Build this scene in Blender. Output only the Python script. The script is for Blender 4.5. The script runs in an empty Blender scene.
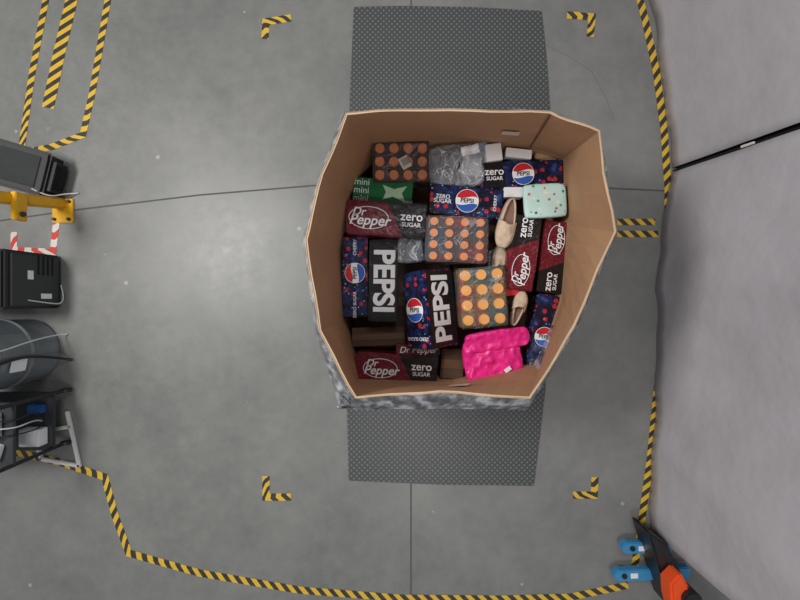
import bpy, bmesh, math, random
from mathutils import Vector, Matrix, noise
random.seed(4)
scene = bpy.context.scene
try:
    scene.view_settings.view_transform = 'Standard'
except Exception:
    pass

H = 2.45      # camera height above the floor (m)
F = 392.0     # focal length measured in photo pixels
def P(u, v, z=0.0):
    """photo measurement of a point whose real height is z -> metres"""
    return Vector(((u-400)/F*(H-z), (300-v)/F*(H-z), z))
def PX(n, z):            # a length measured at height z -> metres
    return n/F*(H-z)

# ------------------------------------------------------------ materials
def lin(c):
    def f(x):
        x/=255.0
        return x/12.92 if x<=0.04045 else ((x+0.055)/1.055)**2.4
    return (f(c[0]),f(c[1]),f(c[2]),1.0)
MATS={}
class NT:
    def __init__(s,name):
        s.m=bpy.data.materials.new(name); s.m.use_nodes=True
        s.t=s.m.node_tree; s.b=s.t.nodes['Principled BSDF']
    def n(s,typ,**k):
        x=s.t.nodes.new(typ)
        for a,b in k.items(): setattr(x,a,b)
        return x
    def l(s,a,b): s.t.links.new(a,b)
    def math(s,op,a,b=None,c=None):
        x=s.n('ShaderNodeMath',operation=op)
        for i,v in enumerate((a,b,c)):
            if v is None: continue
            if isinstance(v,(int,float)): x.inputs[i].default_value=v
            else: s.l(v,x.inputs[i])
        return x.outputs[0]
    def mix(s,fac,a,b,blend='MIX'):
        x=s.n('ShaderNodeMix',data_type='RGBA',blend_type=blend)
        if isinstance(fac,(int,float)): x.inputs[0].default_value=fac
        else: s.l(fac,x.inputs[0])
        for i,v in ((6,a),(7,b)):
            if isinstance(v,tuple): x.inputs[i].default_value=v
            else: s.l(v,x.inputs[i])
        return x.outputs[2]
    def coord(s,which='Object'):
        return s.n('ShaderNodeTexCoord').outputs[which]
    def noise(s,scale,detail=3,vec=None,rough=.5):
        x=s.n('ShaderNodeTexNoise'); x.inputs['Scale'].default_value=scale
        x.inputs['Detail'].default_value=detail; x.inputs['Roughness'].default_value=rough
        s.l(vec if vec is not None else s.coord(),x.inputs['Vector'])
        return x.outputs['Fac']
    def ramp(s,fac,stops,interp='LINEAR'):
        x=s.n('ShaderNodeValToRGB'); x.color_ramp.interpolation=interp
        e=x.color_ramp.elements
        while len(e)<len(stops): e.new(0.5)
        for i,(p,c) in enumerate(stops):
            e[i].position=p; e[i].color=c
        s.l(fac,x.inputs[0]); return x.outputs[0]
    def bump(s,h,strength=.3,dist=.01):
        x=s.n('ShaderNodeBump'); x.inputs['Strength'].default_value=strength
        x.inputs['Distance'].default_value=dist; s.l(h,x.inputs['Height'])
        s.l(x.outputs[0],s.b.inputs['Normal'])
    def col(s,c):
        if isinstance(c,tuple): s.b.inputs['Base Color'].default_value=c
        else: s.l(c,s.b.inputs['Base Color'])
    def set(s,**k):
        for a,b in k.items(): s.b.inputs[a.replace('_',' ')].default_value=b
    def crinkle(s,strength=.6,scale=22):
        a=s.noise(scale,4,None,.6); b=s.noise(scale*.3,3)
        s.bump(s.math('ADD',a,b),strength,.011)
def simple(name,c,rough=.5,metal=0,var=.12,scale=20,bump=0,alpha=1.0,coat=0):
    if name in MATS: return MATS[name]
    k=NT(name); a=lin(c)
    nz=k.noise(scale,4)
    d=tuple(x*(1-var) for x in a[:3])+(1,); l=tuple(min(1,x*(1+var)) for x in a[:3])+(1,)
    k.col(k.mix(nz,d,l)); k.set(Roughness=rough,Metallic=metal,Alpha=alpha)
    if coat: k.b.inputs['Coat Weight'].default_value=coat
    if bump: k.bump(nz,bump,.01)
    MATS[name]=k.m; return k.m

# floor
k=NT('polished_concrete'); co=k.coord()
a=k.noise(.8,5,co,.5); b=k.noise(14,6,co,.7); c=k.noise(60,3,co,.6)
base=k.ramp(a,[(.3,lin((110,111,109))),(.7,lin((131,131,128)))])
base=k.mix(.22,base,k.ramp(b,[(.3,lin((100,100,98))),(.7,lin((142,141,137)))]))
base=k.mix(.08,base,k.ramp(k.noise(3.2,8,co,.75),[(.35,lin((70,70,68))),(.65,lin((185,182,174)))]))
v=k.n('ShaderNodeTexVoronoi'); v.inputs['Scale'].default_value=5; k.l(co,v.inputs['Vector'])
spk=k.math('MULTIPLY',k.math('LESS_THAN',v.outputs['Distance'],.06),k.math('GREATER_THAN',k.noise(1.4,2,co),.54))
base=k.mix(k.math('MULTIPLY',spk,.45),base,lin((196,193,184)))
sc=k.math('GREATER_THAN',k.noise(9,8,co,.75),.69)
base=k.mix(k.math('MULTIPLY',sc,.25),base,lin((170,168,160)))
k.col(base); k.l(k.math('MULTIPLY_ADD',b,.22,.32),k.b.inputs['Roughness']); k.bump(c,.04,.002)
M_floor=k.m
# mat
k=NT('diamond_rubber'); co=k.coord()
mp=k.n('ShaderNodeMapping'); mp.inputs['Rotation'].default_value=(0,0,math.radians(45)); mp.inputs['Scale'].default_value=(42,42,42)
k.l(co,mp.inputs[0]); sp=k.n('ShaderNodeSeparateXYZ'); k.l(mp.outputs[0],sp.inputs[0])
fx=k.math('ABSOLUTE',k.math('SUBTRACT',k.math('FRACT',sp.outputs[0]),.5)); fy=k.math('ABSOLUTE',k.math('SUBTRACT',k.math('FRACT',sp.outputs[1]),.5))
d=k.math('LESS_THAN',k.math('MAXIMUM',fx,fy),.26)
k.col(k.mix(k.math('MULTIPLY',d,.8),lin((66,67,68)),lin((112,114,114)))); k.set(Roughness=.42); k.bump(d,.5,.004)
M_mat=k.m
# hazard tape
def tapemat(name,c1,c2,period):
    k=NT(name); s=k.n('ShaderNodeSeparateXYZ'); k.l(k.coord('UV'),s.inputs[0])
    t=k.math('FRACT',k.math('DIVIDE',k.math('ADD',s.outputs[0],s.outputs[1]),period))
    m=k.math('GREATER_THAN',t,.5); w=k.noise(30,5)
    a=k.mix(m,c1,c2); k.col(k.mix(k.math('MULTIPLY',w,.4),a,lin((110,105,90)))); k.set(Roughness=.45)
    return k.m
M_haz=tapemat('hazard_tape',lin((236,190,40)),lin((28,27,26)),.075)
M_red=tapemat('red_white_tape',lin((215,50,40)),lin((225,220,215)),.10)
M_white=simple('white_paint',(215,215,212),.5)
# cardboard
def cardboard(name,c,var=.12):
    k=NT(name); co=k.coord(); n1=k.noise(5,5,co,.6)
    mp=k.n('ShaderNodeMapping'); mp.inputs['Scale'].default_value=(1,1,60); k.l(co,mp.inputs[0]); n2=k.noise(3,3,mp.outputs[0])
    a=lin(c); d=tuple(x*(1-2*var) for x in a[:3])+(1,); l=tuple(min(1,x*(1+var)) for x in a[:3])+(1,)
    k.col(k.mix(n1,d,l)); k.set(Roughness=.75); k.bump(n2,.06,.003); return k.m
M_card=cardboard('corrugated_cardboard',(182,142,107))
M_cardedge=cardboard('cardboard_edge',(206,176,144))
M_carton=cardboard('carton_brown',(92,66,48),.3)
# stretch film (glossy silvery layers; pale streaks are highlights painted into the colour)
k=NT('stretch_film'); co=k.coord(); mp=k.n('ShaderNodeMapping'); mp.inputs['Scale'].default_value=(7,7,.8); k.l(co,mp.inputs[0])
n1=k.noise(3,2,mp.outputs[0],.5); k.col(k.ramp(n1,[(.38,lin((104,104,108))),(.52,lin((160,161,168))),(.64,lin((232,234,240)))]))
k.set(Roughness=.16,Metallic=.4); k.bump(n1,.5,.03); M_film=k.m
# clear film
def clear(name,base,lo,hi):
    k=NT(name); co=k.coord()
    w=k.n('ShaderNodeTexNoise'); w.inputs['Scale'].default_value=7; w.inputs['Detail'].default_value=4; w.inputs['Distortion'].default_value=1.5; k.l(co,w.inputs['Vector'])
    r=k.math('ABSOLUTE',k.math('SUBTRACT',w.outputs['Fac'],.5))   # thin ridges = creases
    crease=k.math('LESS_THAN',r,.012)
    k.col(lin(base)); k.set(Roughness=.08)
    k.l(k.math('MULTIPLY_ADD',crease,hi-lo,lo),k.b.inputs['Alpha']); k.bump(w.outputs['Fac'],1,.05); return k.m
M_clear=clear('clear_plastic',(222,226,234),.30,.8)
M_shrink=clear('shrink_film',(225,225,230),.06,.25)
# cola carton art
k=NT('cherry_cola_print'); co=k.coord(); v=k.n('ShaderNodeTexVoronoi'); v.inputs['Scale'].default_value=30; k.l(co,v.inputs['Vector'])
n1=k.noise(22,3,co)
base=k.ramp(n1,[(.44,lin((18,20,42))),(.52,lin((28,44,98))),(.57,lin((18,21,48))),(.66,lin((50,76,140)))])
sepc=k.n('ShaderNodeSeparateColor'); k.l(v.outputs['Color'],sepc.inputs[0])
ch=k.math('MULTIPLY',k.math('LESS_THAN',v.outputs['Distance'],.36),k.math('GREATER_THAN',sepc.outputs[0],.52))
base=k.mix(ch,base,lin((186,42,50)))
v2=k.n('ShaderNodeTexVoronoi'); v2.inputs['Scale'].default_value=60; k.l(co,v2.inputs['Vector'])
s2=k.n('ShaderNodeSeparateColor'); k.l(v2.outputs['Color'],s2.inputs[0])
fl=k.math('MULTIPLY',k.math('LESS_THAN',v2.outputs['Distance'],.22),k.math('GREATER_THAN',s2.outputs[1],.7))
base=k.mix(fl,base,lin((160,178,216)))
k.col(base); k.set(Roughness=.28); k.crinkle(); M_cola=k.m
k=NT('spiced_soda_print'); co=k.coord(); s=k.n('ShaderNodeSeparateXYZ'); k.l(co,s.inputs[0])
t=k.math('ADD',s.outputs[0],k.math('MULTIPLY',s.outputs[1],.5))
m=k.math('GREATER_THAN',t,.045); n1=k.noise(120,2,co)
ma=k.mix(k.math('GREATER_THAN',n1,.60),lin((100,20,34)),lin((146,48,62)))
mb=k.mix(k.math('GREATER_THAN',n1,.66),lin((24,20,22)),lin((70,30,38)))
k.col(k.mix(m,ma,mb)); k.set(Roughness=.28); k.crinkle(); M_dr=k.m
k=NT('black_print'); k.col(lin((22,22,25))); k.set(Roughness=.28); k.crinkle(); M_black=k.m
M_wt=simple('print_white',(236,236,238),.45,var=.04)
M_redp=simple('print_red',(200,36,48),.4,var=.05)
M_bluep=simple('print_blue',(48,92,180),.4,var=.05)
M_green=simple('green_print',(24,116,64),.35,var=.25)
M_blackplast=simple('black_plastic',(32,32,34),.35,var=.35,scale=9)
M_darkgrey=simple('dark_grey_metal',(62,64,66),.4,metal=.3)
M_yel=simple('safety_yellow',(226,170,28),.4)
M_blue=simple('jack_blue',(62,140,190),.4)
M_orange=simple('bright_orange',(240,84,28),.5)
M_cable=simple('white_cable',(205,205,205),.5)

# ------------------------------------------------------------ object helpers
def link(o,parent=None):
    scene.collection.objects.link(o)
    if parent: o.parent=parent
    return o
def obj(name,me,mats=(),parent=None,loc=None,rot=None):
    o=bpy.data.objects.new(name,me)
    for m in mats: me.materials.append(m)
    if loc is not None: o.location=loc
    if rot is not None: o.rotation_euler=rot
    return link(o,parent)
def empty(name,loc=(0,0,0),rot=(0,0,0)):
    o=bpy.data.objects.new(name,None); o.empty_display_size=.05; o.location=loc; o.rotation_euler=rot
    return link(o)
def meshbm(name,bm):
    me=bpy.data.meshes.new(name); bm.normal_update(); bm.to_mesh(me); bm.free(); return me
def smooth(me):
    for p in me.polygons: p.use_smooth=True
SEED=[0]
def boxme(name,L,W,Z,bev=.004,sag=0.0,seg=2):
    SEED[0]+=1
    bm=bmesh.new(); bmesh.ops.create_cube(bm,size=1)
    bmesh.ops.scale(bm,vec=(L,W,Z),verts=bm.verts)
    if sag:
        bmesh.ops.subdivide_edges(bm,edges=bm.edges[:],cuts=7,use_grid_fill=True)
        for v in bm.verts:
            n=noise.noise(v.co*8+Vector((SEED[0]*3.7,W*70,3)))
            v.co=v.co*(1+sag*n)
    if bev:
        es=[e for e in bm.edges if len(e.link_faces)==2 and e.calc_face_angle(0)>1.0]
        bmesh.ops.bevel(bm,geom=es,offset=bev,segments=seg,affect='EDGES',clamp_overlap=True)
    return meshbm(name,bm)
def box(name,L,W,Z,mat,loc,rot=(0,0,0),parent=None,bev=.004,sag=0):
    return obj(name,boxme(name,L,W,Z,bev,sag),[mat],parent,loc,rot)
def cyl(name,r,h,mat,loc,rot=(0,0,0),parent=None,seg=32,r2=None):
    bm=bmesh.new(); bmesh.ops.create_cone(bm,cap_ends=True,segments=seg,radius1=r,radius2=r if r2 is None else r2,depth=h)
    es=[e for e in bm.edges if e.calc_face_angle(0)>1.0]
    bmesh.ops.bevel(bm,geom=es,offset=min(r,h)*.12,segments=2,affect='EDGES')
    return obj(name,meshbm(name,bm),[mat],parent,loc,rot)
def poly(name,pts,z0,z1,mat,parent=None,bev=0,loc=(0,0,0)):
    bm=bmesh.new(); vs=[bm.verts.new((p[0],p[1],z0)) for p in pts]; f=bm.faces.new(vs)
    bm.normal_update()
    if f.normal.z>0: f.normal_flip()
    r=bmesh.ops.extrude_face_region(bm,geom=[f]); 
    for g in r['geom']:
        if isinstance(g,bmesh.types.BMVert): g.co.z=z1
    bmesh.ops.recalc_face_normals(bm,faces=bm.faces)
    if bev:
        bmesh.ops.bevel(bm,geom=[e for e in bm.edges if e.calc_face_angle(0)>.9],offset=bev,segments=2,affect='EDGES')
    return obj(name,meshbm(name,bm),[mat],parent,loc)
def tube(name,pts,r,mat,parent=None,cyclic=False):
    cu=bpy.data.curves.new(name,'CURVE'); cu.dimensions='3D'; cu.bevel_depth=r; cu.bevel_resolution=2
    s=cu.splines.new('NURBS'); s.points.add(len(pts)-1)
    for i,p in enumerate(pts): s.points[i].co=(*p,1)
    s.use_endpoint_u=True; s.order_u=3; s.use_cyclic_u=cyclic
    o=bpy.data.objects.new(name,cu); cu.materials.append(mat); return link(o,parent)
def strip(name,pts,w,mat,z=.0016,parent=None):
    pts=[Vector((p[0],p[1])) for p in pts]; bm=bmesh.new(); uv=bm.loops.layers.uv.new('UVMap')
    L=[];R=[];S=[];s=0
    for i,p in enumerate(pts):
        if i==0: d=(pts[1]-p).normalized(); m=Vector((-d.y,d.x)); q=1
        elif i==len(pts)-1: d=(p-pts[i-1]).normalized(); m=Vector((-d.y,d.x)); q=1
        else:
            d1=(p-pts[i-1]).normalized(); d2=(pts[i+1]-p).normalized(); n1=Vector((-d1.y,d1.x)); n2=Vector((-d2.y,d2.x))
            m=(n1+n2).normalized(); q=1/max(.4,m.dot(n1))
        if i: s+=(p-pts[i-1]).length
        a=p+m*w/2*q; b=p-m*w/2*q
        L.append(bm.verts.new((a.x,a.y,z))); R.append(bm.verts.new((b.x,b.y,z))); S.append(s)
    for i in range(len(pts)-1):
        f=bm.faces.new((R[i],R[i+1],L[i+1],L[i]))
        for lp,c in zip(f.loops,((S[i],0),(S[i+1],0),(S[i+1],w),(S[i],w))): lp[uv].uv=c
    return obj(name,meshbm(name,bm),[mat],parent)
def text(parent,s,M,size,mat,bold=.03,shear=0,name='lettering'):
    cu=bpy.data.curves.new('t','FONT'); cu.body=s; cu.size=size; cu.align_x='CENTER'; cu.align_y='CENTER'
    cu.offset=bold*size; cu.shear=shear; cu.extrude=.0003; cu.space_line=.8
    o=bpy.data.objects.new('t',cu); scene.collection.objects.link(o)
    bpy.context.view_layer.update()
    me=bpy.data.meshes.new_from_object(o.evaluated_get(bpy.context.evaluated_depsgraph_get()))
    bpy.data.objects.remove(o); me.materials.clear()
    t=obj(name,me,[mat],parent); t.matrix_local=M; return t
def flat(parent,pts,M,mat,name='print'):
    bm=bmesh.new(); bm.faces.new([bm.verts.new((p[0],p[1],0)) for p in pts])
    bm.normal_update()
    if bm.faces[:][0].normal.z<0: bm.faces[:][0].normal_flip()
    o=obj(name,meshbm(name,bm),[mat],parent); o.matrix_local=M; return o
def T(x,y,z=0,r=0): return Matrix.Translation((x,y,z))@Matrix.Rotation(math.radians(r),4,'Z')
def ell(rx,ry,n=40,a0=0,a1=2*math.pi): return [(rx*math.cos(a0+(a1-a0)*i/n),ry*math.sin(a0+(a1-a0)*i/n)) for i in range(n)]
def ring(parent,rx,ry,w,M,mat):
    bm=bmesh.new(); n=48; A=[bm.verts.new((*p,0)) for p in ell(rx,ry,n)]; B=[bm.verts.new((*p,0)) for p in ell(rx-w,ry-w,n)]
    for i in range(n): bm.faces.new((A[i],A[(i+1)%n],B[(i+1)%n],B[i]))
    o=obj('ring_print',meshbm('ring',bm),[mat],parent); o.matrix_local=M

def cola_logo(par,M,r):
    flat(par,ell(r*1.08,r*1.08),M@T(0,0,.0006),M_black); flat(par,ell(r,r),M@T(0,0,.0012),M_wt)
    def cap(s):
        pts=[]; a=.33
        for i in range(21):
            x=-math.cos(a)*r*.95+2*math.cos(a)*r*.95*i/20; pts.append((x, s*r*.30+ .09*r*math.sin(x/r*3)))
        a1=math.asin(.32)
        for i in range(1,20):
            t=a1+(math.pi-2*a1)*i/20; pts.append((.95*r*math.cos(t), s*.95*r*math.sin(t)))
        return pts
    flat(par,cap(1),M@T(0,0,.0018),M_redp); flat(par,cap(-1),M@T(0,0,.0018),M_bluep)
    text(par,'PEPSI',M@T(0,0,.0022),r*.52,M_black,.02)
def dr_logo(par,M,s=1.0):
    ring(par,.088*s,.05*s,.0035*s,M@T(0,0,.001),M_wt)
    text(par,'Dr',M@T(-.045*s,.024*s,.0016),.05*s,M_wt,.016,.25)
    text(par,'Pepper',M@T(.004*s,-.012*s,.0016),.062*s,M_wt,.016,.25)
def zs(par,M,s=1.0):
    text(par,'zero',M@T(0,.016*s,.0012),.054*s,M_wt,.014); text(par,'SUGAR',M@T(0,-.020*s,.0012),.027*s,M_wt,.014)

def pack(kind,u,v,lp,wp,zt,rot,hh=.125,tilt=0,pitch=0,name='soda_carton'):
    L=PX(lp,zt); W=PX(wp,zt); c=P(u,v,zt); c.z=zt-hh/2
    e=empty(name,c,(0,0,0)); e.rotation_euler=(Matrix.Rotation(math.radians(rot),4,'Z')@Matrix.Rotation(math.radians(tilt),4,'X')@Matrix.Rotation(math.radians(pitch),4,'Y')).to_euler()
    mt={'cola':M_cola,'colaP':M_cola,'colaB':M_black,'dr':M_dr,'green':M_green}[kind]
    me=boxme('carton',L,W,hh,.005,.045); b=obj('carton',me,[mt],e)
    top=T(0,0,hh/2+.0032); py=Matrix.Translation((0,W/2+.0032,0))@Matrix.Rotation(-math.pi/2,4,'X')
    for sx in (-1,1):
        flat(e,[(-W*.46,-.001),(W*.46,-.001),(W*.46,.001),(-W*.46,.001)],Matrix.Translation((sx*(L/2+.002),0,0))@Matrix.Rotation(math.pi/2*sx,4,'Y')@Matrix.Rotation(math.pi/2,4,'Z'),M_darkgrey,'flap_seam')
    return e,L,W,hh,top,py

# ------------------------------------------------------------ floor, tape, mat
bm=bmesh.new(); bmesh.ops.create_cube(bm,size=1); bmesh.ops.scale(bm,vec=(9,7,.1),verts=bm.verts)
floor=obj('floor',meshbm('floor',bm),[M_floor],None,(0,0,-.05))
M_joint=simple('joint_filler',(84,83,80),.8)
def fj(pts,w=.012,m=None):
    o=strip('control_joint',[P(*p) for p in pts],w,m or M_joint,.0008); o.parent=floor; o.matrix_parent_inverse=Matrix.Translation((0,0,.05))
fj([(-100,235),(75,210),(200,195),(345,183),(480,182),(667,191),(900,215)],.010)
fj([(412,-100),(411,20),(411,600),(412,720)],.009)
M_crack=simple('hairline_crack',(104,103,99),.8)
fj([(546,45),(575,60),(592,72),(606,98),(614,120)],.003,M_crack)
def hz(pts,w=.045,m=M_haz): strip('floor_marking_tape',[P(*p) for p in pts],w,m)
hz([(51,-25),(44,10),(32,75),(21,153),(52,147),(83,135),(92,95),(103,30),(112,-25)],.04)
hz([(76,-25),(70,8),(60,50),(48,108)],.075)
hz([(8,450),(60,462),(105,477),(115,515),(129,553),(200,573),(300,590),(400,598),(500,599),(570,597),(628,585)],.045)
hz([(634,-25),(645,20),(656,70),(664,130),(668,190),(667,260),(663,330),(656,400),(650,460),(641,525),(634,570)],.045)
hz([(617,222),(655,222)],.04); hz([(617,234),(658,234)],.04)
hz([(291,18),(266,22),(265,39)]); hz([(567,15),(592,17),(590,37)])
hz([(266,476),(266,497),(291,497)]); hz([(595,477),(594,495),(573,495)])
hz([(57,218),(53,252),(14,250),(14,232)],.04,M_red)
outl=[(354,8),(400,7),(470,8),(541,12),(546,60),(550,120),(551,200),(550,300),(545,390),(533,485),(440,484),(349,480),(347,400),(346,300),(347,200),(350,100)]
poly('anti_fatigue_mat',[P(*p) for p in outl],.0,.012,M_mat,None,.003)

# ------------------------------------------------------------ bulk box
rim=[(348,116),(400,113),(450,111),(550,113),(597,133),(613,232),(574,325),(529,397),(440,391),(357,396),(321,330),(307,240),(324,175)]
mid=[(372,142),(410,140),(450,139),(530,146),(564,158),(568,225),(562,300),(541,364),(455,384),(358,381),(342,322),(338,250),(350,190)]
bul=[(343,112),(399,111),(450,110),(552,111),(600,131),(616,233),(577,328),(527,410),(440,409),(340,409),(316,333),(302,240),(320,173)]
ZR,ZM,ZB=1.0,.50,.82
SEG=5
def dens(ps): 
    o=[]
    for i in range(len(ps)):
        a,b=ps[i],ps[(i+1)%len(ps)]
        for j in range(SEG): o.append(a.lerp(b,j/SEG))
    return o
rimw=dens([P(u,v,ZR) for u,v in rim]); midw=dens([P(u,v,ZM) for u,v in mid])
cen=Vector((.2,.12,0))
def outw(p,d):
    q=Vector((p.x-cen.x,p.y-cen.y,0)).normalized(); return p+q*d
for i,p in enumerate(rimw):
    q=outw(p,.010*noise.noise(p*5+Vector((4,4,4)))); p.x,p.y=q.x,q.y; p.z+=.014*noise.noise(p*6)
lowi=[Vector((p.x,p.y,.02)) for p in midw]
TH=.010
rings=[lowi,midw,[a.lerp(b,.5) for a,b in zip(midw,rimw)],rimw,[outw(p,TH) for p in rimw],[outw(a.lerp(b,.5),TH) for a,b in zip(midw,rimw)],[outw(p,TH) for p in midw],[outw(Vector((p.x,p.y,.013)),TH) for p in lowi]]
def loft(name,rings,cap_first=False,cap_last=False,edgeidx=None,sm=False):
    bm=bmesh.new(); V=[[bm.verts.new(p) for p in r] for r in rings]; n=len(V[0])
    for k in range(len(V)-1):
        for i in range(n):
            f=bm.faces.new((V[k][i],V[k][(i+1)%n],V[k+1][(i+1)%n],V[k+1][i]))
            if k==edgeidx: f.material_index=1
    if cap_first: bm.faces.new(V[0])
    if cap_last: bm.faces.new(V[-1])
    bmesh.ops.recalc_face_normals(bm,faces=bm.faces)
    me=meshbm(name,bm); 
    if sm: smooth(me)
    return me
gay=empty('bulk_cardboard_box')
obj('corrugated_shell',loft('shell',rings,True,True,3),[M_card,M_cardedge],gay)
bulw=dens([P(u,v,ZB) for u,v in bul])
def wob(p,a,s=7): return Vector((p.x+a*noise.noise(p*s),p.y+a*noise.noise(p*s+Vector((9,3,1))),p.z+a*noise.noise(p*s+Vector((1,7,5)))))
r0=[outw(p,TH-.003)+Vector((0,0,.003)) for p in rimw]
r1=[outw(p,TH+.004)+Vector((0,0,-.015)) for p in rimw]
r2=[wob(outw(a.lerp(b,.5),.004),.006,14) for a,b in zip(r1,bulw)]
r3=[wob(p,.007,12) for p in bulw]
r4=[outw(Vector((p.x,p.y,.45)),.03) for p in midw]; r4=[wob(Vector((a.x,a.y,.5)).lerp(Vector((b.x,b.y,.5)),.4),.02,8) for a,b in zip(r4,bulw)]
r5=[outw(Vector((p.x,p.y,.02)),.02) for p in midw]
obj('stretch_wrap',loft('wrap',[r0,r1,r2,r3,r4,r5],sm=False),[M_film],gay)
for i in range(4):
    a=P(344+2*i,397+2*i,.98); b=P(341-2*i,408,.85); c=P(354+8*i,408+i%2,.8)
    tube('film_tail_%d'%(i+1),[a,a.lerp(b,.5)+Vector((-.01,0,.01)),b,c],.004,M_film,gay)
def wallquad(i0,t0,t1,h0,h1,mat,name):
    a=rimw[i0];b=rimw[(i0+SEG)%len(rimw)];c=midw[i0];d=midw[(i0+SEG)%len(midw)]
    q=lambda t,h:(c.lerp(d,t)).lerp(a.lerp(b,t),h)
    pts=[q(t0,h0),q(t1,h0),q(t1,h1),q(t0,h1)]
    inn=lambda p: outw(p,-.008)
    bm=bmesh.new(); bm.faces.new([bm.verts.new(inn(p)) for p in pts]); obj(name,meshbm(name,bm),[mat],gay)
M_lab=simple('label_grey',(215,210,202),.5)
wallquad(2*SEG,.60,.80,.40,.52,M_lab,'shipping_label')
wallquad(7*SEG,.74,.97,.55,.72,M_lab,'shipping_label_b')
wallquad(3*SEG,.02,.05,.0,1,M_carton,'glue_joint')

# ------------------------------------------------------------ support cartons in lower layer
def carton(u0,v0,u1,v1,z0,z1,rot=0,mat=None):
    c=P((u0+u1)/2,(v0+v1)/2,z1); e=empty('cardboard_carton',(c.x,c.y,(z0+z1)/2),(0,0,math.radians(rot)))
    L=PX(abs(u1-u0),z1);W=PX(abs(v1-v0),z1)
    box('carton_body',L,W,z1-z0,mat or M_carton,(0,0,0),parent=e,bev=.003,sag=.01)
    box('packing_tape',L*.99,min(.05,W*.3),.001,simple('packing_tape',(104,76,54),.3),(0,0,(z1-z0)/2+.0035),parent=e,bev=0)
    box('top_seam',L*.98,.003,.001,M_joint,(0,0,(z1-z0)/2+.0045),parent=e,bev=0)
carton(382,165,452,250,.022,.31); carton(456,165,538,250,.022,.31)
carton(376,254,450,348,.022,.31); carton(454,254,536,346,.022,.31)
carton(352,327,405,346,.320,.38,2); carton(441,349,464,379,.325,.40,-3)

# ------------------------------------------------------------ soda cartons
e,L,W,hh,top,py=pack('cola',523,174,80,27,.50,2)
cola_logo(e,top@T(0,0),.055)
flat(e,[(-L*.48,-W*.46),(-L*.22,-W*.46),(-L*.26,W*.46),(-L*.48,W*.46)],top@T(0,0,.0004),M_black); zs(e,top@T(-L*.36,0,.001),.95)
e,L,W,hh,top,py=pack('cola',467,201,74,29,.50,-5); cola_logo(e,top@T(.0,0),.058)
text(e,'ZERO\nSUGAR',top@T(-L*.33,0,.001),.028,M_wt,.014); text(e,'CHERRY',top@T(L*.38,0,.001,90),.022,M_wt,.012)
# green carton
e,L,W,hh,top,py=pack('green',383,192,60,27,.47,-5,.10)
for i in range(3): text(e,'mini',top@T(-L*.36,W*(.3-.3*i),.0005),.046,M_wt,.006)
flat(e,[(-.01,-.04),(.04,-.02),(.11,-.045),(.085,0),(.11,.04),(.045,.018),(-.015,.036),(.005,0)],top@T(.01,0,.0006),simple('pale_green',(190,225,190),.4))
text(e,'mini',top@T(L*.42,-W*.3,.0005,0),.03,M_wt,.006)
# spiced soda left
e,L,W,hh,top,py=pack('dr',386,219,80,34,.53,-4)
dr_logo(e,top@T(-.085,0),1.12); zs(e,top@T(.125,0),1.1)
# far left cola
e,L,W,hh,top,py=pack('cola',355,277,25,80,.47,0)
cola_logo(e,top@T(0,.02,0,90),.052); text(e,'ZERO SUGAR',top@T(0,-.14,.001,90),.022,M_wt,.012); text(e,'CHERRY',top@T(0,.15,.001,90),.022,M_wt,.012)
e,L,W,hh,top,py=pack('colaB',383,281,82,29,.475,-91)
text(e,'PEPSI',top@T(.0,0,.0008),.145,M_wt,.032)
# tilted cola
e,L,W,hh,top,py=pack('colaP',431,309,79,39,.565,95,.17,40)
flat(e,[(-L*.48,-W*.48),(L*.48,-W*.48),(L*.48,W*.48),(-L*.48,W*.48)],top@T(0,0,.0002),M_black)
text(e,'PEPSI',top@T(0,-.0,.0008),.15,M_wt,.032)
cola_logo(e,py@T(-.0,.005,0,-95),.060); text(e,'ZERO SUGAR',py@T(-.14,0,.001,90),.024,M_wt,.012)
# pair of spiced soda cartons
e,L,W,hh,top,py=pack('dr',523,253,76,30,.52,82)
dr_logo(e,top@T(-.085,0),.9); zs(e,top@T(.125,0),1.0)
e,L,W,hh,top,py=pack('dr',554,257,74,27,.49,-97)
dr_logo(e,top@T(-.085,0,0,180),.85); zs(e,top@T(.125,0,0,180),.95)
# bottom left
e,L,W,hh,top,py=pack('dr',397,369,80,30,.45,-3)
dr_logo(e,top@T(-.085,0),1.0); zs(e,top@T(.125,0),1.05)
e,L,W,hh,top,py=pack('dr',418,350,44,11,.44,0,.11); text(e,'Dr Pepper',top@T(0,0,.001),.045,M_wt,.01,.25)
# lower right cola
e,L,W,hh,top,py=pack('cola',545,331,72,25,.47,81)
cola_logo(e,top@T(-.03,0,0,-90),.05); text(e,'ZERO',top@T(-.14,0,.001),.03,M_wt,.012)
e,L,W,hh,top,py=pack('dr',440,216,24,14,.45,0,.1)

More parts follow.
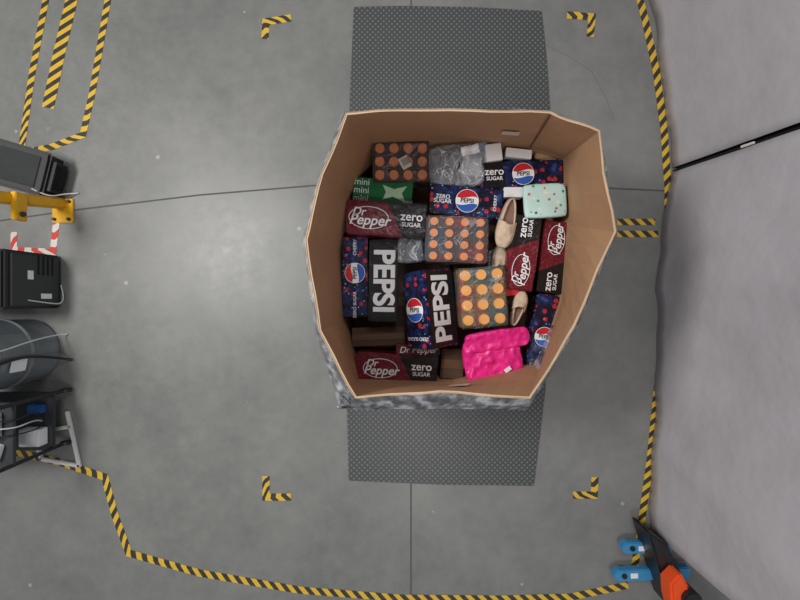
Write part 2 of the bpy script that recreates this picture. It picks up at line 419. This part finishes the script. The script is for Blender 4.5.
# ------------------------------------------------------------ drink cases with orange lids
def bodymat(name,c1,c2,c3):
    k=NT(name); n1=k.noise(9,3); k.col(k.ramp(n1,[(.38,lin(c1)),(.5,lin(c2)),(.62,lin(c3))])); k.set(Roughness=.35); return k.m
def case(u,v,lp,wp,zt,rot,nx,ny,mat,lid,label=False):
    L=PX(lp,zt);W=PX(wp,zt);c=P(u,v,zt);hh=.125
    e=empty('drink_multipack',(c.x,c.y,zt-hh/2),(0,0,math.radians(rot)))
    box('tray',L,W,hh*.9,mat,(0,0,-hh*.05),parent=e,bev=.006,sag=.01)
    px=L/nx;py=W/ny
    bm=bmesh.new()
    for i in range(nx):
        for j in range(ny):
            m=Matrix.Translation(((i-(nx-1)/2)*px,(j-(ny-1)/2)*py,hh*.43))
            bmesh.ops.create_cone(bm,cap_ends=True,segments=24,radius1=min(px,py)*.38,radius2=min(px,py)*.34,depth=hh*.12,matrix=m)
    obj('bottle_lids',meshbm('lids',bm),[lid],e)
    bm=bmesh.new()
    for i in range(nx+1): bmesh.ops.create_cube(bm,size=1,matrix=Matrix.Translation(((i-nx/2)*px*.98,0,hh*.40))@Matrix.Diagonal((.003,W*.97,.006,1)))
    for j in range(ny+1): bmesh.ops.create_cube(bm,size=1,matrix=Matrix.Translation((0,(j-ny/2)*py*.98,hh*.40))@Matrix.Diagonal((L*.97,.003,.006,1)))
    obj('dividers',meshbm('div',bm),[simple('divider_tan',(80,58,42),.6)],e)
    me=boxme('film',L*1.02,W*1.02,hh*1.03,.012,.04,3); smooth(me); obj('shrink_film',me,[M_shrink],e)
    if label:
        box('barcode_label',.05,.06,.001,M_lab,(.02,-.01,hh/2+.008),(0,0,.5),e,bev=0)
        for i in range(6): box('bar_%d'%(i+1),.003,.035,.0006,M_black,(.02-.012+.006*i,-.012+.003*i,hh/2+.0088),(0,0,.5),e,bev=0)
M_lidA=simple('lid_orange',(214,132,78),.4,var=.2); M_lidC=simple('lid_amber',(236,164,76),.4,var=.2)
case(401,161,57,40,.50,0,4,3,bodymat('pack_purple',(54,24,34),(40,36,50),(74,50,42)),M_lidA,True)
case(457,239,62,46,.56,-2,4,4,bodymat('pack_teal',(22,62,82),(64,46,44),(118,32,40)),M_lidA)
case(483,297,48,60,.56,4,3,4,bodymat('pack_red',(134,32,42),(116,94,40),(38,76,78)),M_lidC)

# ------------------------------------------------------------ soft goods
def pillow(name,Lx,Ly,h,mats,loc,rot,wr=.01,ws=14,rnd=5.0,pw=.35,seed=0,n=44,parent=None):
    bm=bmesh.new(); top={};bot={}
    off=Vector((seed*3.1,seed*1.7,seed))
    for i in range(n+1):
        for j in range(n+1):
            a=-1+2*i/n;b=-1+2*j/n
            s=(1-abs(a*b)**3*.12*5/rnd)
            x=a*s*Lx/2;y=b*s*Ly/2
            pr=max(0,(1-abs(a)**4)*(1-abs(b)**4))**pw
            q=Vector((x,y,0))*ws+off
            w=wr*(noise.noise(q)+.6*noise.noise(q*2.3)+(1-abs(noise.noise(q*1.3))*2)*.5)
            ex=wr*.8*noise.noise(q*.7+Vector((5,5,5)))
            top[i,j]=bm.verts.new((x+ex,y+ex*.7,h/2*pr+w*min(1,pr*1.5)))
            if 0<i<n and 0<j<n: bot[i,j]=bm.verts.new((x+ex,y+ex*.7,-h/2*pr-.0005))
            else: bot[i,j]=top[i,j]
    for i in range(n):
        for j in range(n):
            bm.faces.new((top[i,j],top[i+1,j],top[i+1,j+1],top[i,j+1]))
            q=[bot[i,j],bot[i,j+1],bot[i+1,j+1],bot[i+1,j]]
            bm.faces.new(q)
    me=meshbm(name,bm); smooth(me); return obj(name,me,mats,parent,loc,rot)
k=NT('pink_poly'); n1=k.noise(20,4); k.col(k.mix(n1,lin((226,24,126)),lin((248,52,152)))); k.set(Roughness=.38); k.crinkle(.8,14); M_pink=k.m
c=P(495,357,.50)
e=empty('pink_poly_mailer',(c.x,c.y,.475),(0,0,math.radians(7)))
pillow('mailer_body',.30,.22,.06,[M_pink],(-.01,-.01,0),(0,0,0),.013,15,seed=2,parent=e,n=64)
pillow('mailer_flap',.33,.10,.03,[M_pink],(.02,.085,.025),(.1,0,math.radians(2)),.011,17,seed=5,parent=e,n=60)
box('address_label',.035,.02,.001,M_wt,(.05,-.065,.047),(0,0,.5),e,bev=0)
# mint pouch
k=NT('mint_print'); co=k.coord(); v=k.n('ShaderNodeTexVoronoi'); v.inputs['Scale'].default_value=40; k.l(co,v.inputs['Vector'])
s=k.n('ShaderNodeSeparateColor'); k.l(v.outputs['Color'],s.inputs[0])
m=k.math('MULTIPLY',k.math('LESS_THAN',v.outputs['Distance'],.30),k.math('GREATER_THAN',s.outputs[0],.2))
cc=k.ramp(s.outputs[1],[(0,lin((206,90,110))),(.3,lin((244,236,200))),(.5,lin((60,110,156))),(.75,lin((90,160,110)))],'CONSTANT')
k.col(k.mix(m,lin((194,226,220)),cc)); k.set(Roughness=.6); M_mint=k.m
c=P(546,200,.55); e=empty('zip_pouch',(c.x,c.y,.533),(0,0,math.radians(3)))
pillow('pouch_body',.212,.168,.035,[M_mint],(0,0,0),(0,0,0),.002,8,rnd=9,pw=.25,seed=1,parent=e)
tube('zipper',[(-.095,.066,.012),(0,.070,.013),(.095,.066,.012)],.002,M_wt,e)
# clear bags
M_goods=simple('grey_goods',(104,108,120),.5,var=.5,scale=24)
c=P(460,163,.50); e=empty('clear_plastic_bag',(c.x,c.y,.45),(0,0,.1))
pillow('bag_film',.32,.22,.09,[M_clear],(0,0,0),(0,0,0),.018,9,seed=3,parent=e,n=70)
box('bagged_block',.13,.13,.05,M_goods,(-.06,.01,-.01),(0,.1,.2),e,sag=.05)
box('bagged_box',.10,.13,.04,simple('pale_box',(190,190,190),.6),(.07,.01,-.01),(0,0,-.2),e,sag=.03)
for i in range(5): tube('bagged_wire_%d'%(i+1),[(-.12+.02*i,-.06,.03),(-.10+.03*i,.0,.045),(-.08+.01*i,.07,.03),(-.02+.02*i,.05,.04)],.003,M_cable if i%2 else M_blackplast,e)
c=P(410,248,.47); e=empty('clear_plastic_bag',(c.x,c.y,.45))
pillow('bag_film',.14,.15,.06,[M_clear],(0,0,0),(0,0,0),.016,12,seed=7,parent=e,n=60)
box('bagged_block',.10,.10,.03,M_blackplast,(0,0,-.01),(0,0,.2),e,sag=.03)
c=P(499,268,.46); e=empty('clear_plastic_bag',(c.x,c.y,.42))
pillow('bag_film',.10,.2,.05,[M_clear],(0,0,0),(0,0,0),.016,12,seed=8,parent=e,n=60)
def wbox(u,v,lp,wp,zt,rot,m=M_wt,h=.06):
    c=P(u,v,zt); e=empty('gift_box',(c.x,c.y,zt-h/2),(0,0,math.radians(rot))); L=PX(lp,zt);W=PX(wp,zt)
    box('lid',L,W,h*.4,m,(0,0,h*.3),parent=e,bev=.002); box('base',L*.96,W*.94,h*.7,m,(0,0,-h*.15),parent=e,bev=.002)
wbox(519,153,26,9,.50,-6); wbox(494,152,16,17,.52,8); wbox(546,157,22,6,.46,-6,simple('kraft_tan',(190,160,120),.6))
wbox(514,192,20,10,.50,0); wbox(512,291,14,9,.5,5,M_redp,.03)
wbox(481,146,14,7,.50,12,simple('pale_blue_box',(150,165,185),.5),.05)
def slip(u,v,lp,wp,z,rot):
    c=P(u,v,z); e=empty('paper_slip',(c.x,c.y,z),(.1,.05,math.radians(rot)))
    bm=bmesh.new(); n=8; L=PX(lp,z);W=PX(wp,z); g=[[bm.verts.new(((i/n-.5)*L,(j/n-.5)*W,.006*math.sin(i*.9)+.003*math.cos(j))) for j in range(n+1)] for i in range(n+1)]
    for i in range(n):
        for j in range(n): bm.faces.new((g[i][j],g[i+1][j],g[i+1][j+1],g[i][j+1]))
    me=meshbm('sheet',bm); smooth(me); obj('sheet',me,[M_wt],e)
slip(470,150,18,9,.545,15); slip(431,236,8,10,.46,20)
# slippers
M_shoe=simple('cream_fabric',(200,178,154),.85,var=.3,bump=.6,scale=40); M_ins=simple('insole',(136,104,90),.85); M_sole=simple('sole_tan',(150,120,96),.7)
def slipper(u,v,zt,rot,L=.23,tilt=0,pitch=0):
    c=P(u,v,zt); e=empty('slipper',(c.x,c.y,zt-.035)); e.rotation_euler=(Matrix.Rotation(math.radians(rot),4,'Z')@Matrix.Rotation(math.radians(pitch),4,'Y')@Matrix.Rotation(math.radians(tilt),4,'X')).to_euler()
    def half(x):
        t=max(0,1-abs(x)**2.8)**.5; return L*.18*t*(.88+.16*math.sin((x+.1)*1.6))
    xs=[-1+2*i/28 for i in range(29)]
    out=[(x*L/2,half(x)) for x in xs]+[(x*L/2,-half(x)) for x in xs[::-1][1:-1]]
    poly('sole',out,-.03,-.014,M_sole,e,.003)
    poly('insole',[(a*.9,b*.84) for a,b in out],-.014,-.010,M_ins,e)
    bm=bmesh.new(); V=[];n=16
    for i in range(17):
        x=.02+ i/16*.965; row=[]
        for j in range(n+1):
            a=math.pi*j/n; w=half(x); hgt=.040*(1-.7*((max(x,0))**2))
            p=Vector((x*L/2-.014*(i==0)*math.cos(2*a), w*math.cos(a)*1.04, -.016+hgt*math.sin(a)**.8))
            p+=Vector((0,0,1))*.008*noise.noise(p*34+Vector((u,v,0)))*math.sin(a)
            row.append(bm.verts.new(p))
        V.append(row)
    for i in range(16):
        for j in range(n): bm.faces.new((V[i][j],V[i+1][j],V[i+1][j+1],V[i][j+1]))
    me=meshbm('vamp',bm); smooth(me); o=obj('toe_upper',me,[M_shoe],e); o.modifiers.new('s','SOLIDIFY').thickness=.004
    pts=[(x*L/2,half(x),.004) for x in xs[15:0:-1]]+[(-L/2,0,.008)]+[(x*L/2,-half(x),.004) for x in xs[1:16]]
    bm=bmesh.new(); A=[bm.verts.new((p[0]*1.01,p[1]*1.03,-.02)) for p in pts];B=[bm.verts.new((p[0]*.97,p[1]*.86,p[2])) for p in pts]
    for i in range(len(pts)-1): bm.faces.new((A[i],A[i+1],B[i+1],B[i]))
    me=meshbm('heel',bm); smooth(me); o=obj('heel_rim',me,[M_shoe],e); o.modifiers.new('s','SOLIDIFY').thickness=.007
slipper(510,221,.58,-102,.25,-10); slipper(502,267,.50,84,.24,20); slipper(521,309,.54,72,.18,8)

# ------------------------------------------------------------ hanging partition on the right
def fabricmat(name,c):
    k=NT(name); co=k.coord(); n1=k.noise(1.6,4,co); n2=k.noise(26,4,co,.6); a=lin(c); d=tuple(x*.78 for x in a[:3])+(1,)
    k.col(k.mix(n1,d,a)); k.set(Roughness=.55); k.bump(k.math('ADD',k.math('MULTIPLY',n1,4.0),k.math('MULTIPLY',n2,.15)),.2,.05); return k.m
M_fab=fabricmat('grey_vinyl',(190,184,188))
def panel(name,base,z1,lean,ex=0,parent=None):
    pts=[P(*p) for p in base]; bm=bmesh.new(); rows=[];nz=26
    dense=[]
    for a,b in zip(pts[:-1],pts[1:]):
        for j in range(8): dense.append(a.lerp(b,j/8))
    dense.append(pts[-1])
    for kz in range(nz+1):
        t=kz/nz; row=[]
        for p in dense:
            w=.036*noise.noise(Vector((p.y*3.2,t*2.2,ex)))+.012*noise.noise(Vector((p.y*9,t*6,ex+4)))*(1-t*.5)
            row.append(bm.verts.new((p.x+w+.09*t+ .0, p.y+lean(p.y)*t, .004+z1*t)))
        rows.append(row)
    for a in range(nz):
        for b in range(len(dense)-1): bm.faces.new((rows[a][b],rows[a][b+1],rows[a+1][b+1],rows[a+1][b]))
    me=meshbm(name,bm); smooth(me); o=obj(name,me,[M_fab],parent); o.modifiers.new('s','SOLIDIFY').thickness=.006; return o
w=empty('wall_right')
def ln(y): 
    return -.15*max(0,1-abs(y-.78)/.9)
panel('vinyl_panel_a',[(640,-130),(645,-20),(655,40),(665,105),(673,168)],1.9,ln,1.0,w)
panel('vinyl_panel_b',[(669,173),(662,225),(657,290),(656,350),(654,410),(650,460),(648,530)],1.9,ln,7.0,w)
a=P(672,171)
bm=bmesh.new(); vs=[(a.x+.03,a.y+.10,0),(a.x+.03,a.y-.10,0),(a.x+.13,a.y-.25,1.9),(a.x+.13,a.y-.05,1.9)]
bm.faces.new([bm.verts.new(p) for p in vs]); o=obj('overlap_strip',meshbm('overlap',bm),[M_blackplast],w); o.modifiers.new('s','SOLIDIFY').thickness=.004
tube('black_edge_seal',[(a.x+.004,a.y+.002,.0),(a.x+.045,a.y-.070,.9),(a.x+.09,a.y-.142,1.9)],.003,M_blackplast,w)
box('seal_clip',.01,.012,.07,M_lab,(a.x+.012,a.y-.042,.52),(.08,.05,0),w,.002)

# ------------------------------------------------------------ pallet jack in the corner
e=empty('pallet_jack')
def fork(u0,v0,u1,v1,wd):
    a=P(u0,v0,.07);b=P(u1,v1,.07); d=(b-a).normalized(); n=Vector((-d.y,d.x,0)); h=wd/2
    pts=[a+n*h*.45,a+d*.03+n*h,b+n*h,b-n*h,a+d*.03-n*h,a-n*h*.45]
    poly('fork',pts,.03,.075,M_blue,e,.005)
    cyl('load_wheel',.028,wd*.5,M_blackplast,a+d*.08+Vector((0,0,-.042)),(math.pi/2,0,math.atan2(d.y,d.x)),e,20)
    q=a+d*.12; box('fork_label',.045,.03,.001,M_wt,(q.x,q.y,.0765),(0,0,math.atan2(d.y,d.x)),e,bev=0)
    q=a+d*.06; cyl('fork_bolt',.016,.006,M_blackplast,(q.x,q.y,.078),parent=e,seg=16)
fork(622,548,672,548,.07); fork(614,576,690,573,.07)
poly('chassis',[P(648,531,.2),P(668,545,.2),P(700,612,.2),P(672,612,.2),P(661,575,.2)],.03,.20,M_blackplast,e,.01)
q=P(690,598,.3)
cyl('pump',.05,.3,M_blackplast,(q.x,q.y,.18),parent=e)
poly('orange_cover',[P(672,602,.3),P(671,585,.3),P(682,574,.3),P(698,602,.3),P(694,618,.3),P(676,618,.3)],.20,.30,M_orange,e,.012)
tube('handle',[(q.x,q.y-.05,.25),(q.x+.05,q.y-.3,.8),(q.x+.1,q.y-.45,1.1)],.018,M_blackplast,e)

# ------------------------------------------------------------ equipment on the left
b=P(64,211)
e=empty('guard_post',(b.x,b.y,0))
box('base_plate',.13,.15,.014,M_yel,(0.0,0,.007),parent=e)
for sx in(-1,1):
    for sy in(-1,1): cyl('anchor_bolt',.010,.014,M_darkgrey,(sx*.045,sy*.055,.02),parent=e,seg=12)
o=box('post',.065,.065,.95,M_yel,(-.01,-.03,.475),(math.radians(9),0,0),parent=e,bev=.01)
box('cross_bracket',.03,.15,.07,M_yel,(.03,-.05,.32),parent=e); box('cross_bracket_b',.03,.15,.07,M_yel,(.03,-.06,.62),parent=e)
cyl('bolt_a',.014,.02,M_darkgrey,(.05,-.09,.32),(0,math.pi/2,0),e,16)
def device(name,u,v0,v1,depth,h):
    f=P(u,(v0+v1)/2); W=PX(v1-v0,0)
    e=empty(name,(f.x-depth/2,f.y,0),(0,0,0)); return e,W
e,W=device('crt_monitor',74,158,198,.30,.3)
e.rotation_euler=(0,0,math.radians(-14))
M_vent=simple('vent_dark',(10,10,10),.8)
M_shell=simple('monitor_black',(26,26,27),.6,var=.35,scale=9)
box('rear_shell',.26,W*.95,.16,M_shell,(0,0,.10),(0,math.radians(10),0),e,bev=.03)
box('bezel',.27,W*1.04,.04,M_shell,(-.01,0,.185),(0,math.radians(20),0),e,bev=.014)
box('screen',.19,W*.74,.01,simple('screen_glass',(36,38,40),.75,var=.3),(-.003,0,.204),(0,math.radians(20),0),e,bev=.004)
box('stand_foot',.2,W*.6,.02,M_blackplast,(0,0,.01),(0,0,0),e,bev=.006)
for i in range(5): box('vent_%d'%(i+1),.003,W*.6,.006,M_vent,(.136,0,.05+i*.018),(0,math.radians(8),0),e,bev=0)
tube('monitor_cable',[(.08,-W*.4,.18),(.14,-W*.5,.13),(.15,-W*.3,.04),(.20,-W*.2,.006)],.004,M_cable,e)
# black cabinet
e,W=device('computer_tower',62,256,308,.42,.34)
box('case',.42,W,.36,M_blackplast,(0,0,.185),parent=e,bev=.012)
box('front_panel',.012,W*.9,.30,M_darkgrey,(.214,0,.18),parent=e,bev=.004)
box('label',.001,.05,.035,M_wt,(.2215,.03,.22),parent=e,bev=0); box('label_b',.001,.03,.07,M_wt,(.2215,-.09,.12),parent=e,bev=0)
for i in range(4): box('drive_slot_%d'%(i+1),.002,W*.35,.012,M_vent,(.221,.09,.08+i*.03),parent=e,bev=0)
for sx in(-.17,.17):
    for sy in(-.1,.1): cyl('foot',.015,.01,M_blackplast,(sx,sy,.005),parent=e,seg=12)
tube('power_cable',[(.2,-.1,.3),(.24,-.13,.15),(.25,-.14,.01),(.21,-.02,.008)],.004,M_cable,e)
# grey drum with coiled cables
c=P(30,350); e=empty('utility_drum',(c.x,c.y,0))
bm=bmesh.new(); prof=[(.185,0),(.195,.012),(.198,.17),(.205,.18),(.205,.19),(.198,.20),(.200,.37),(.207,.38),(.207,.39),(.200,.40),(.202,.55),(.212,.56),(.212,.585),(.198,.585),(.195,.54),(.0,.53)]
n=48;V=[]
for r,z in prof:
    V.append([bm.verts.new((max(r,.001)*math.cos(2*math.pi*i/n),max(r,.001)*math.sin(2*math.pi*i/n),z)) for i in range(n)])
for a in range(len(V)-1):
    for i in range(n): bm.faces.new((V[a][i],V[a][(i+1)%n],V[a+1][(i+1)%n],V[a+1][i]))
bm.faces.new(V[0]); bm.faces.new(V[-1]); bmesh.ops.recalc_face_normals(bm,faces=bm.faces)
obj('drum_shell',meshbm('drum',bm),[simple('drum_grey',(124,130,134),.25,metal=.25,var=.55,scale=7)],e)
for i in range(3): tube('cable_coil_%d'%(i+1),[(.17*math.cos(a*math.pi/6+.3)*(1-.1*i)+.02,.15*math.sin(a*math.pi/6)*(1-.15*i),.595+.01*i+.012*math.sin(a*2+i)) for a in range(12)],.004,M_cable,e,True)
tube('hanging_cable',[(.13,.1,.60),(.20,.07,.59),(.222,.03,.45),(.215,.08,.22),(.21,.1,.05),(.24,.10,.006)],.004,M_cable,e)
tube('hanging_hose',[(.13,-.1,.60),(.20,-.09,.59),(.222,-.03,.45),(.215,.0,.25),(.215,-.04,.05),(.27,-.06,.009)],.008,M_blackplast,e)
box('drum_label',.002,.07,.09,M_wt,(.202,-.05,.28),(0,0,-.2),e,bev=0)
# cart with electronics
e=empty('equipment_cart',(0,0,0))
x1=P(70,380).x; x0=x1-.62; y1=P(70,389).y; y0=P(70,441).y; ym=(y0+y1)/2
for x in (x0,x1):
    for y in (y0,y1):
        tube('leg',[(x,y,.05),(x,y,.62)],.012,M_blackplast,e); cyl('caster',.03,.02,M_blackplast,(x,y,.03),(math.pi/2,0,0),e,20)
for i,z in enumerate((.12,.36)): box('shelf_%d'%(i+1),.64,y1-y0+.02,.018,M_darkgrey,((x0+x1)/2,ym,z),parent=e,bev=.003)
for y in (y0,y1): tube('top_rail',[(x0,y,.62),(x1,y,.62)],.012,M_blackplast,e)
for x in (x0,x1): tube('end_rail',[(x,y0,.62),(x,y1,.62)],.012,M_blackplast,e)
box('power_supply',.15,.13,.07,simple('light_grey_metal',(190,192,194),.4,metal=.2),(x1-.12,ym+.06,.406),parent=e)
box('power_supply_b',.12,.10,.06,M_wt,(x1-.08,ym-.08,.16),parent=e)
box('blue_controller',.08,.05,.04,simple('device_blue',(40,90,160),.4),(x1-.07,ym+.08,.15),parent=e)
box('circuit_board',.12,.09,.006,simple('pcb_green',(50,90,60),.4),(x1-.30,ym,.373),(0,0,.3),e,bev=0)
box('white_adapter',.12,.08,.05,M_wt,(x1-.1,ym-.07,.395),(0,0,-.3),e)
box('white_adapter_b',.07,.05,.04,M_wt,(x1-.27,ym-.09,.39),(0,0,.5),e)
box('paper_sheet',.15,.10,.002,M_wt,(x1-.2,ym+.02,.445),(0,0,.35),e,bev=0)
box('yellow_tool',.08,.03,.03,M_yel,(x1-.22,ym+.11,.384),(0,0,.8),e)
for i in range(7):
    r=random.Random(i); pts=[(x1-.05-.3*r.random(),ym-.12+.24*r.random(),.40+.06*r.random()) for _ in range(6)]
    tube('wire_%d'%(i+1),pts,.004,(M_cable,M_blackplast,M_cable,simple('blue_wire',(50,90,170),.5))[i%4],e)
for i in range(3): tube('drop_wire_%d'%(i+1),[(x1-.1,y1-.05-.05*i,.45),(x1+.02,y1-.1-.03*i,.40),(x1+.025,y1-.05-.06*i,.25),(x1-.03,y1-.12-.03*i,.16)],.004,M_cable if i%2 else M_blackplast,e)
# white floor frame
e=empty('white_floor_frame')
def bar(a,b,n='rail'):
    pa=P(*a);pb=P(*b);d=pb-pa; m=(pa+pb)/2
    box(n,d.length+.018,.022,.02,M_white,(m.x,m.y,.011),(0,0,math.atan2(d.y,d.x)),e,bev=.004)
bar((36,432),(43,458)); bar((43,458),(81,465)); bar((81,465),(69,412)); bar((36,432),(72,426))

# ------------------------------------------------------------ lights
def area(name,loc,tgt,sx,sy,power,col):
    l=bpy.data.lights.new(name,'AREA'); l.shape='RECTANGLE'; l.size=sx; l.size_y=sy; l.energy=power; l.color=col
    o=bpy.data.objects.new(name,l); o.location=loc; o.rotation_euler=(Vector(tgt)-Vector(loc)).to_track_quat('-Z','Y').to_euler(); link(o)
area('ceiling_lamp',(-2.7,.8,3.9),(-.1,.1,.3),1.2,.7,140,(1,.985,.96))
area('ceiling_lamp',(.3,-2.4,4.6),(.3,.1,.3),1.6,.5,42,(1,.99,.98))
area('ceiling_lamp',(.3,2.6,4.6),(.3,.1,.3),1.6,.5,38,(1,.99,.98))
wd=bpy.data.worlds.new('warehouse_ambient'); scene.world=wd; wd.use_nodes=True
wd.node_tree.nodes['Background'].inputs[0].default_value=(.92,.95,1,1); wd.node_tree.nodes['Background'].inputs[1].default_value=.25

cam=bpy.data.cameras.new('camera'); cam.sensor_width=36; cam.lens=F/800*36; cam.clip_start=.01
co=bpy.data.objects.new('camera',cam); co.location=(0,0,H); link(co); scene.camera=co
